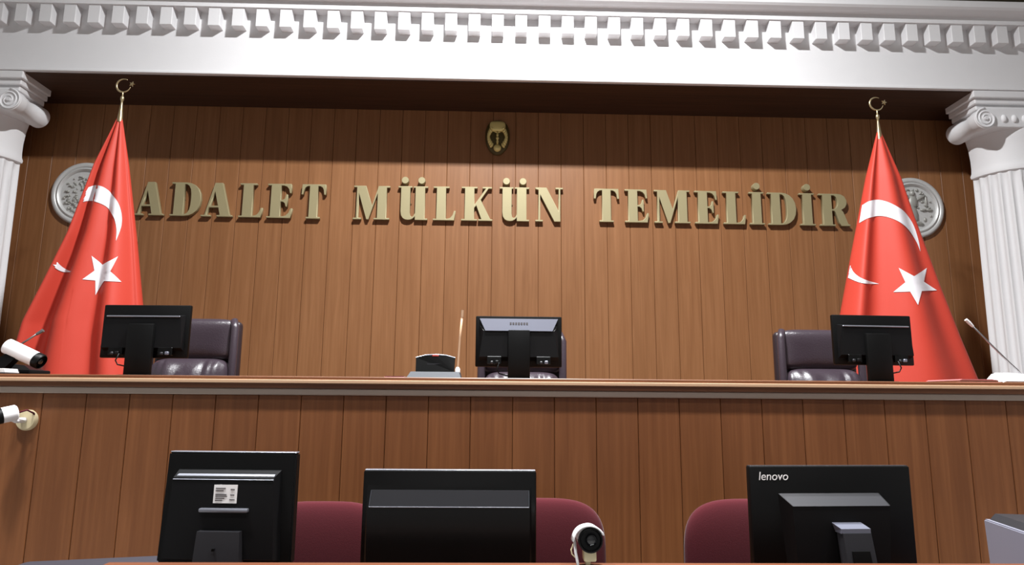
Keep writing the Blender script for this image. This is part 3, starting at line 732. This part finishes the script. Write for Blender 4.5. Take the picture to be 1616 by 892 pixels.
bm = new(); box(bm, -0.05, 0.045, -0.07, 0.07, 0, 0.004, 0.001, 1); obj('cover', bm, 'pink_folder', t)
bm = new(); box(bm, -0.047, 0.042, -0.068, 0.068, 0.004, 0.008, 0.001, 1); obj('paper_stack', bm, 'maroon', t)

# security camera on the bench front
t = thing('wall_camera', 'white security camera on a round mount on the bench front', 'camera', (-2.072, BY, 1.285))
bm = new(); lathe(bm, [(0.046, 0.0), (0.046, -0.012), (0.04, -0.022), (0.0, -0.026)], 28, (0.0, 0, 0), (0, 1, 0)); obj('mount_plate', bm, 'cream_plastic', t, 40)
bm = new(); tube(bm, [(0, -0.02, 0), (-0.005, -0.07, 0.0), (-0.02, -0.10, 0.016)], [0.013, 0.012, 0.012], 10); obj('arm', bm, 'white_plastic', t, 180)
bm = new(); lathe(bm, [(0.028, 0.0), (0.034, 0.006), (0.034, 0.06)], 24, (0.006, -0.085, 0.036), (-0.66, -0.7, -0.25)); obj('housing', bm, 'white_plastic', t, 40)
bm = new(); lathe(bm, [(0.0345, 0.056), (0.0345, 0.078), (0.028, 0.08), (0.026, 0.07), (0.001, 0.07)], 24, (0.006, -0.085, 0.036), (-0.66, -0.7, -0.25)); obj('lens_ring', bm, 'black', t, 40)
bm = new(); tube(bm, [(0.0, -0.09, 0.03), (0.03, -0.06, 0.045), (0.035, -0.02, 0.03), (0.03, -0.005, 0.01)], 0.004, 8); obj('cable', bm, 'maroon', t, 180)

# ------------------------------------------------------------------ clerks' desk
DT = 0.74
desk = thing('clerk_desk', 'orange brown wooden clerk desk with raised front along the bottom edge', 'desk', (0.6, 2.2, 0))
def dpart(name, bm, m, **k):
    o = obj(name, bm, m, desk, **k); o.location = (-0.6, -2.2, 0); return o
bm = new(); box(bm, -1.0, 2.4, 1.935, 1.96, 0.0, 0.929); dpart('front_board', bm, 'desk_wood')
bm = new(); box(bm, -1.032, 2.45, 1.915, 1.965, 0.929, 0.954, 0.006, 3); dpart('ledge', bm, 'desk_wood', smooth=40)
bm = new(); box(bm, -1.0, 2.4, 1.96, 2.52, DT-0.03, DT, 0.003, 1); dpart('worktop', bm, 'desk_wood')
for q in (-1.0, 2.375):
    bm = new(); box(bm, q, q+0.025, 1.96, 2.5, 0, DT-0.03); dpart('side_panel', bm, 'desk_wood')

def desk_monitor_base(t, nz, nw=0.05, y=-0.06):
    bm = new(); lathe(bm, [(0.14, 0), (0.14, 0.008), (0.13, 0.014), (0.03, 0.018)], 32, (0, -0.02, 0))
    for v in bm.verts: v.co.y = v.co.y*0.7
    obj('stand_base', bm, 'black', t, 40)
# left: 5:4 screen with sticker
t = thing('monitor', 'black square monitor with a white label on its back at lower left', 'monitor', (-0.812, 2.22, DT), R(-3.2), 'monitors on the clerk desk')
w2, z0, z1 = 0.203, 0.155, 0.483
bm = new(); hexa(bm, [(-w2-0.004, -0.02, z0), (w2+0.004, -0.02, z0), (w2+0.004, 0.02, z0), (-w2-0.004, 0.02, z0), (-w2, -0.006, z1), (w2, -0.006, z1), (w2, 0.03, z1), (-w2, 0.03, z1)])
bmesh.ops.bevel(bm, geom=list(bm.edges), offset=0.005, segments=2, affect='EDGES'); obj('bezel', bm, 'black', t, 40)
bm = new(); box(bm, -w2+0.002, w2-0.002, -0.002, 0.026, z1-0.001, z1+0.0025, 0.001, 1); obj('top_edge', bm, 'light_ridge', t)
bm = new(); hexa(bm, [(-0.175, -0.055, z0+0.02), (0.165, -0.055, z0+0.02), (0.175, -0.015, z0+0.01), (-0.185, -0.015, z0+0.01), (-0.16, -0.05, z1-0.072), (0.15, -0.05, z1-0.072), (0.16, -0.005, z1-0.05), (-0.165, -0.005, z1-0.05)]); obj('back_shell', bm, 'black_soft', t)
bm = new(); hexa(bm, [(-0.161, -0.052, z1-0.077), (0.151, -0.052, z1-0.077), (0.151, -0.04, z1-0.077), (-0.161, -0.04, z1-0.077), (-0.152, -0.034, z1-0.062), (0.148, -0.034, z1-0.062), (0.148, -0.02, z1-0.062), (-0.152, -0.02, z1-0.062)]); obj('ridge', bm, 'light_ridge', t)  # sloped ledge coloured pale grey to give its highlight line
bm = new(); hexa(bm, [(-0.03, -0.0535, z1-0.146), (0.042, -0.0535, z1-0.146), (0.042, -0.051, z1-0.146), (-0.03, -0.051, z1-0.146), (-0.03, -0.0522, z1-0.092), (0.042, -0.0522, z1-0.092), (0.042, -0.049, z1-0.092), (-0.03, -0.049, z1-0.092)]); st = obj('sticker', bm, 'paper', t)
bm = new()
for zz, a, b in ((0.101, -0.024, 0.006), (0.108, -0.024, 0.0), (0.119, -0.024, 0.010), (0.124, -0.024, 0.012), (0.130, -0.024, 0.004), (0.136, -0.024, -0.002), (0.104, 0.022, 0.034), (0.120, 0.022, 0.034), (0.134, 0.02, 0.036)):
    box(bm, a, b, -0.0545, -0.0525, z1-zz-0.0022, z1-zz)
obj('print', bm, 'ink', st)
bm = new(); box(bm, -0.068, 0.082, -0.066, -0.045, z1-0.172, z1-0.160, 0.004, 2); obj('hinge_bar', bm, 'light_ridge', t, 40)
bm = new(); hexa(bm, [(-0.075, -0.09, 0.01), (0.085, -0.09, 0.01), (0.085, -0.05, 0.01), (-0.075, -0.05, 0.01), (-0.062, -0.075, z1-0.225), (0.066, -0.075, z1-0.225), (0.066, -0.045, z1-0.225), (-0.062, -0.045, z1-0.225)]); obj('stand_neck', bm, 'charcoal', t)
bm = new(); box(bm, -0.008, 0.0, -0.088, -0.08, 0.205, 0.212); obj('screw_hole', bm, 'black_gloss', t)
desk_monitor_base(t, 0.3)
# middle: wide glossy
t = thing('monitor', 'wide black monitor with a long inset panel at lower middle', 'monitor', (-0.129, 2.22, DT), 0, 'monitors on the clerk desk')
w2, z0, z1 = 0.271, 0.09, 0.432
bm = new(); box(bm, -w2, w2, -0.016, 0.016, z0, z1, 0.006, 2); obj('bezel', bm, 'black_gloss', t, 40)
bm = new(); box(bm, -w2+0.003, w2-0.003, -0.008, 0.014, z1-0.001, z1+0.0025, 0.001, 1); obj('top_edge', bm, 'light_ridge', t)
bm = new(); hexa(bm, [(-0.25, -0.03, z0+0.02), (0.25, -0.03, z0+0.02), (0.26, -0.014, z0+0.012), (-0.26, -0.014, z0+0.012), (-0.255, -0.03, z1-0.105), (0.25, -0.03, z1-0.105), (0.255, -0.014, z1-0.035), (-0.258, -0.014, z1-0.035)]); obj('back_shell', bm, 'black_gloss', t)
bm = new(); hexa(bm, [(-0.247, -0.033, z1-0.106), (0.247, -0.033, z1-0.106), (0.247, -0.026, z1-0.106), (-0.247, -0.026, z1-0.106), (-0.243, -0.0235, z1-0.058), (0.247, -0.0235, z1-0.058), (0.247, -0.016, z1-0.058), (-0.243, -0.016, z1-0.058)]); pnl = obj('inset_panel', bm, 'charcoal', t)
bm = new(); y0 = -0.0345
tube(bm, [(-0.247, y0, z1-0.107), (0.247, y0, z1-0.107)], 0.0013, 6); obj('panel_rim', bm, 'light_ridge', pnl)
bm = new(); tube(bm, [(-0.247, y0, z1-0.107), (-0.243, -0.024, z1-0.058)], 0.0012, 6); obj('panel_rim', bm, 'device_grey', pnl)
bm = new(); tube(bm, [(0.247, y0, z1-0.107), (0.247, -0.024, z1-0.058)], 0.0012, 6); obj('panel_rim', bm, 'device_grey', pnl)
bm = new(); box(bm, -0.05, 0.05, -0.06, -0.03, 0.005, 0.145, 0.006, 2); obj('stand_neck', bm, 'black', t, 40)
desk_monitor_base(t, 0.2)
# right: wide with bump and silver hinge
t = thing('monitor', 'wide black monitor lettered lenovo with silver stand hinge at lower right', 'monitor', (1.082, 2.22, DT), R(3.5), 'monitors on the clerk desk')
w2, z0, z1 = 0.268, 0.115, 0.452
bm = new(); box(bm, -w2, w2, -0.014, 0.016, z0, z1, 0.005, 2); obj('bezel', bm, 'black', t, 40)
bm = new(); box(bm, -w2+0.003, w2-0.003, -0.008, 0.012, z1-0.001, z1+0.0015, 0.0005, 1); obj('top_edge', bm, 'charcoal', t)
bm = new(); hexa(bm, [(-0.145, -0.05, z0+0.05), (0.155, -0.05, z0+0.05), (0.17, -0.013, z0+0.02), (-0.16, -0.013, z0+0.02), (-0.155, -0.055, z1-0.115), (0.165, -0.055, z1-0.115), (0.155, -0.013, z1-0.082), (-0.18, -0.013, z1-0.082)]); bs = obj('back_shell', bm, 'black_soft', t)
bm = new(); hexa(bm, [(-0.152, -0.0565, z1-0.116), (0.162, -0.0565, z1-0.116), (0.162, -0.05, z1-0.118), (-0.152, -0.05, z1-0.118), (-0.178, -0.0155, z1-0.083), (0.153, -0.0155, z1-0.083), (0.153, -0.01, z1-0.085), (-0.178, -0.01, z1-0.085)]); obj('vent_slope', bm, 'charcoal', bs)
bm = new(); hexa(bm, [(-0.022, -0.09, z1-0.192), (0.072, -0.09, z1-0.192), (0.07, -0.045, z1-0.192), (-0.02, -0.045, z1-0.192), (-0.022, -0.09, z1-0.178), (0.072, -0.09, z1-0.178), (0.062, -0.045, z1-0.162), (-0.032, -0.045, z1-0.162)]); obj('hinge', bm, 'grey_gloss', t)
bm = new(); hexa(bm, [(-0.015, -0.13, 0.012), (0.085, -0.13, 0.012), (0.085, -0.09, 0.012), (-0.015, -0.09, 0.012), (-0.02, -0.095, z1-0.19), (0.07, -0.095, z1-0.19), (0.07, -0.06, z1-0.19), (-0.02, -0.06, z1-0.19)]); nk = obj('stand_neck', bm, 'charcoal', t)
bm = new(); hexa(bm, [(-0.001, -0.125, 0.08), (0.064, -0.125, 0.08), (0.064, -0.10, 0.08), (-0.001, -0.10, 0.08), (0.0, -0.1065, z1-0.24), (0.055, -0.1065, z1-0.24), (0.055, -0.08, z1-0.24), (0.0, -0.08, z1-0.24)]); obj('neck_slot', bm, 'black', nk)
me = text_mesh('lenovo', 0.036, 0.15, 0.0005); mesh_obj('lettering', me, 'paper', t, (-0.192, -0.0148, z1-0.042))
desk_monitor_base(t, 0.2)

# ------------------------------------------------------------------ maroon chairs
def clerk_chair(label, cx, ztop, wd, src=None):
    t = thing('clerk_chair', label, 'chair', (cx, 2.80, 0), 0, 'maroon chairs behind the clerk desk')
    bm = new(); pillow(bm, wd, 0.50, 0.09, (0, 0, ztop-0.25), 3.6, 2.6, 64, 12); obj('backrest', bm, 'maroon', t, 180)
    bm = new(); pillow(bm, wd*0.9, 0.42, 0.04, (0, 0.05, ztop-0.26), 3.6, 3, 40, 6); obj('back_cover', bm, 'black', t, 180)
    bm = new(); pillow(bm, 0.5, 0.2, 0.09, (0, 0, 0), 4, 3, 40, 8)
    for v in bm.verts: v.co = Vector((v.co.x, v.co.z*0.9-0.06, v.co.y+0.47))
    obj('seat', bm, 'maroon', t, 180)
    bm = new(); tube(bm, [(0, 0.08, 0.6), (0, 0.10, 0.45), (0, 0.05, 0.41), (0, -0.05, 0.41)], 0.02, 8); obj('back_bracket', bm, 'black', t, 180)
    bm = new(); lathe(bm, [(0.028, 0.1), (0.028, 0.43)], 14, (0, -0.05, 0)); obj('gas_lift', bm, 'black', t, 40)
    for i in range(5):
        a = 2*PI*i/5 + 0.3
        bm = new(); tube(bm, [(0, -0.05, 0.12), (0.27*math.cos(a), -0.05+0.27*math.sin(a), 0.08)], [0.028, 0.016], 8); lg = obj('leg', bm, 'black', t, 60)
        bm = new(); lathe(bm, [(0.028, -0.018), (0.028, 0.018)], 12, (0.27*math.cos(a), -0.05+0.27*math.sin(a), 0.029), (-math.sin(a), math.cos(a), 0)); obj('caster', bm, 'black', lg, 40)
clerk_chair('maroon fabric chair between the square monitor and the middle monitor', -0.655, 0.992, 0.52)
clerk_chair('maroon fabric chair behind the middle monitor and the small camera', 0.175, 1.008, 0.56)
clerk_chair('maroon fabric chair behind the monitor lettered lenovo', 1.055, 1.008, 0.58)

# ------------------------------------------------------------------ small camera on the desk ledge
t = thing('security_camera', 'small white hooded security camera with black lens on the desk ledge', 'camera', (0.264, 1.94, 0.954))
zc2 = 0.073
bm = new(); lathe(bm, [(0.024, 0.02), (0.033, 0.015), (0.033, -0.035)], 28, (0.004, 0, zc2), (0, 1, 0)); obj('housing', bm, 'white_plastic', t, 40)
bm = new(); lathe(bm, [(0.033, -0.02), (0.033, -0.043), (0.029, -0.046), (0.026, -0.038), (0.012, -0.036), (0.001, -0.036)], 28, (0.004, 0, zc2-0.002), (0, 1, 0)); lr = obj('lens_ring', bm, 'black', t, 40)
bm = new(); lathe(bm, [(0.016, -0.034), (0.016, -0.04), (0.014, -0.043), (0.011, -0.039), (0.001, -0.042)], 20, (0.006, 0, zc2-0.002), (0, 1, 0)); obj('lens', bm, 'lens', lr, 60)
bm = new(); prof = []
for i in range(13):
    a = R(20) + R(145)*i/12
    prof.append((0.041*math.cos(a)+0.0, 0.036*math.sin(a)+zc2))
prof.append((-0.044, zc2-0.004))
fa = [bm.verts.new((x_, -0.05, z_)) for x_, z_ in prof]; fb = [bm.verts.new((x_*0.97, 0.005, z_-0.004)) for x_, z_ in prof]
for i in range(len(prof)-1): bm.faces.new((fa[i], fa[i+1], fb[i+1], fb[i]))
hd = obj('hood', bm, 'white_plastic', t, 60); sm = hd.modifiers.new('thick', 'SOLIDIFY'); sm.thickness = 0.004; sm.offset = 0
bm = new(); box(bm, -0.012, 0.022, -0.025, 0.015, 0.012, 0.042, 0.004, 2); box(bm, -0.006, 0.008, -0.012, 0.008, 0.0, 0.014, 0.002, 1); obj('bracket', bm, 'cream_plastic', t, 40)
bm = new(); tube(bm, [(-0.036, -0.01, zc2-0.005), (-0.034, -0.02, 0.035), (-0.030, -0.022, 0.015), (-0.028, -0.02, 0.002)], 0.004, 8); obj('cable', bm, 'white_plastic', t, 180)
bm = new(); tube(bm, [(-0.036, -0.005, zc2-0.012), (-0.045, -0.01, 0.04), (-0.043, -0.012, 0.03), (-0.034, -0.018, 0.022)], 0.002, 6); obj('thin_cable', bm, 'cream_plastic', t, 180)

# ------------------------------------------------------------------ printer at right, dark case at lower left
t = thing('printer', 'light grey printer with dark lid at the lower right corner', 'printer', (1.80, 2.27, DT), R(0))
c0 = at(1552, 819, 2.34); c1 = at(1561, 890, 2.32); c2 = at(1640, 842, 2.02)
o_ = Vector((1.80, 2.27, DT))
A = Vector((c0.x, 2.34, 0)); B = Vector((c2.x, 2.02, 0)); 
ztopP = c0.z - DT
dirn = (B-A).normalized(); nrm = Vector((-dirn.y, dirn.x, 0))
if nrm.x < 0: nrm = -nrm
B = A + dirn*0.46
def loc3(v, z): return (v.x-o_.x, v.y-o_.y, z)
Cc = B + nrm*0.36; Dd = A + nrm*0.36
o_ = (A+B+Cc+Dd)/4; o_.z = DT; t.location = o_
ins = dirn*0.012
bm = new(); hexa(bm, [loc3(A+dirn*0.02, 0), loc3(B, 0), loc3(Cc, 0), loc3(Dd+dirn*0.02, 0), loc3(A, ztopP), loc3(B, ztopP), loc3(Cc, ztopP), loc3(Dd, ztopP)])
bmesh.ops.bevel(bm, geom=list(bm.edges), offset=0.004, segments=2, affect='EDGES'); obj('body', bm, 'printer_grey', t, 40)
bm = new(); A2, B2, C2, D2 = A+nrm*0.012+ins, B+nrm*0.012-ins, Cc-nrm*0.012-ins, Dd-nrm*0.012+ins
hexa(bm, [loc3(A2, ztopP-0.002), loc3(B2, ztopP-0.002), loc3(C2, ztopP-0.002), loc3(D2, ztopP-0.002), loc3(A2+nrm*0.02, ztopP+0.02), loc3(B2+nrm*0.02, ztopP+0.02), loc3(C2, ztopP+0.02), loc3(D2, ztopP+0.02)]); obj('lid', bm, 'charcoal', t)

t = thing('equipment_case', 'low dark grey rounded case at the lower left corner', 'case', (-1.27, 2.26, 0))
zt2 = at(120, 874, 2.44).z
bm = new(); box(bm, -0.30, 0.23, -0.20, 0.20, 0.62, zt2, 0.045, 4)
for v in bm.verts:
    if v.co.x < -0.2 and v.co.z > 0.8: v.co.z -= 0.02
obj('case_body', bm, 'navy_black', t, 40)
bm = new(); box(bm, -0.28, 0.22, -0.19, 0.19, 0.0, 0.62, 0.01, 2); obj('cabinet', bm, 'black_soft', t, 40)
bm = new(); lathe(bm, [(0.008, 0), (0.008, -0.006), (0.0, -0.007)], 14, (-0.15, -0.198, zt2-0.05), (0, 1, 0)); obj('button', bm, 'grey_gloss', t, 60)
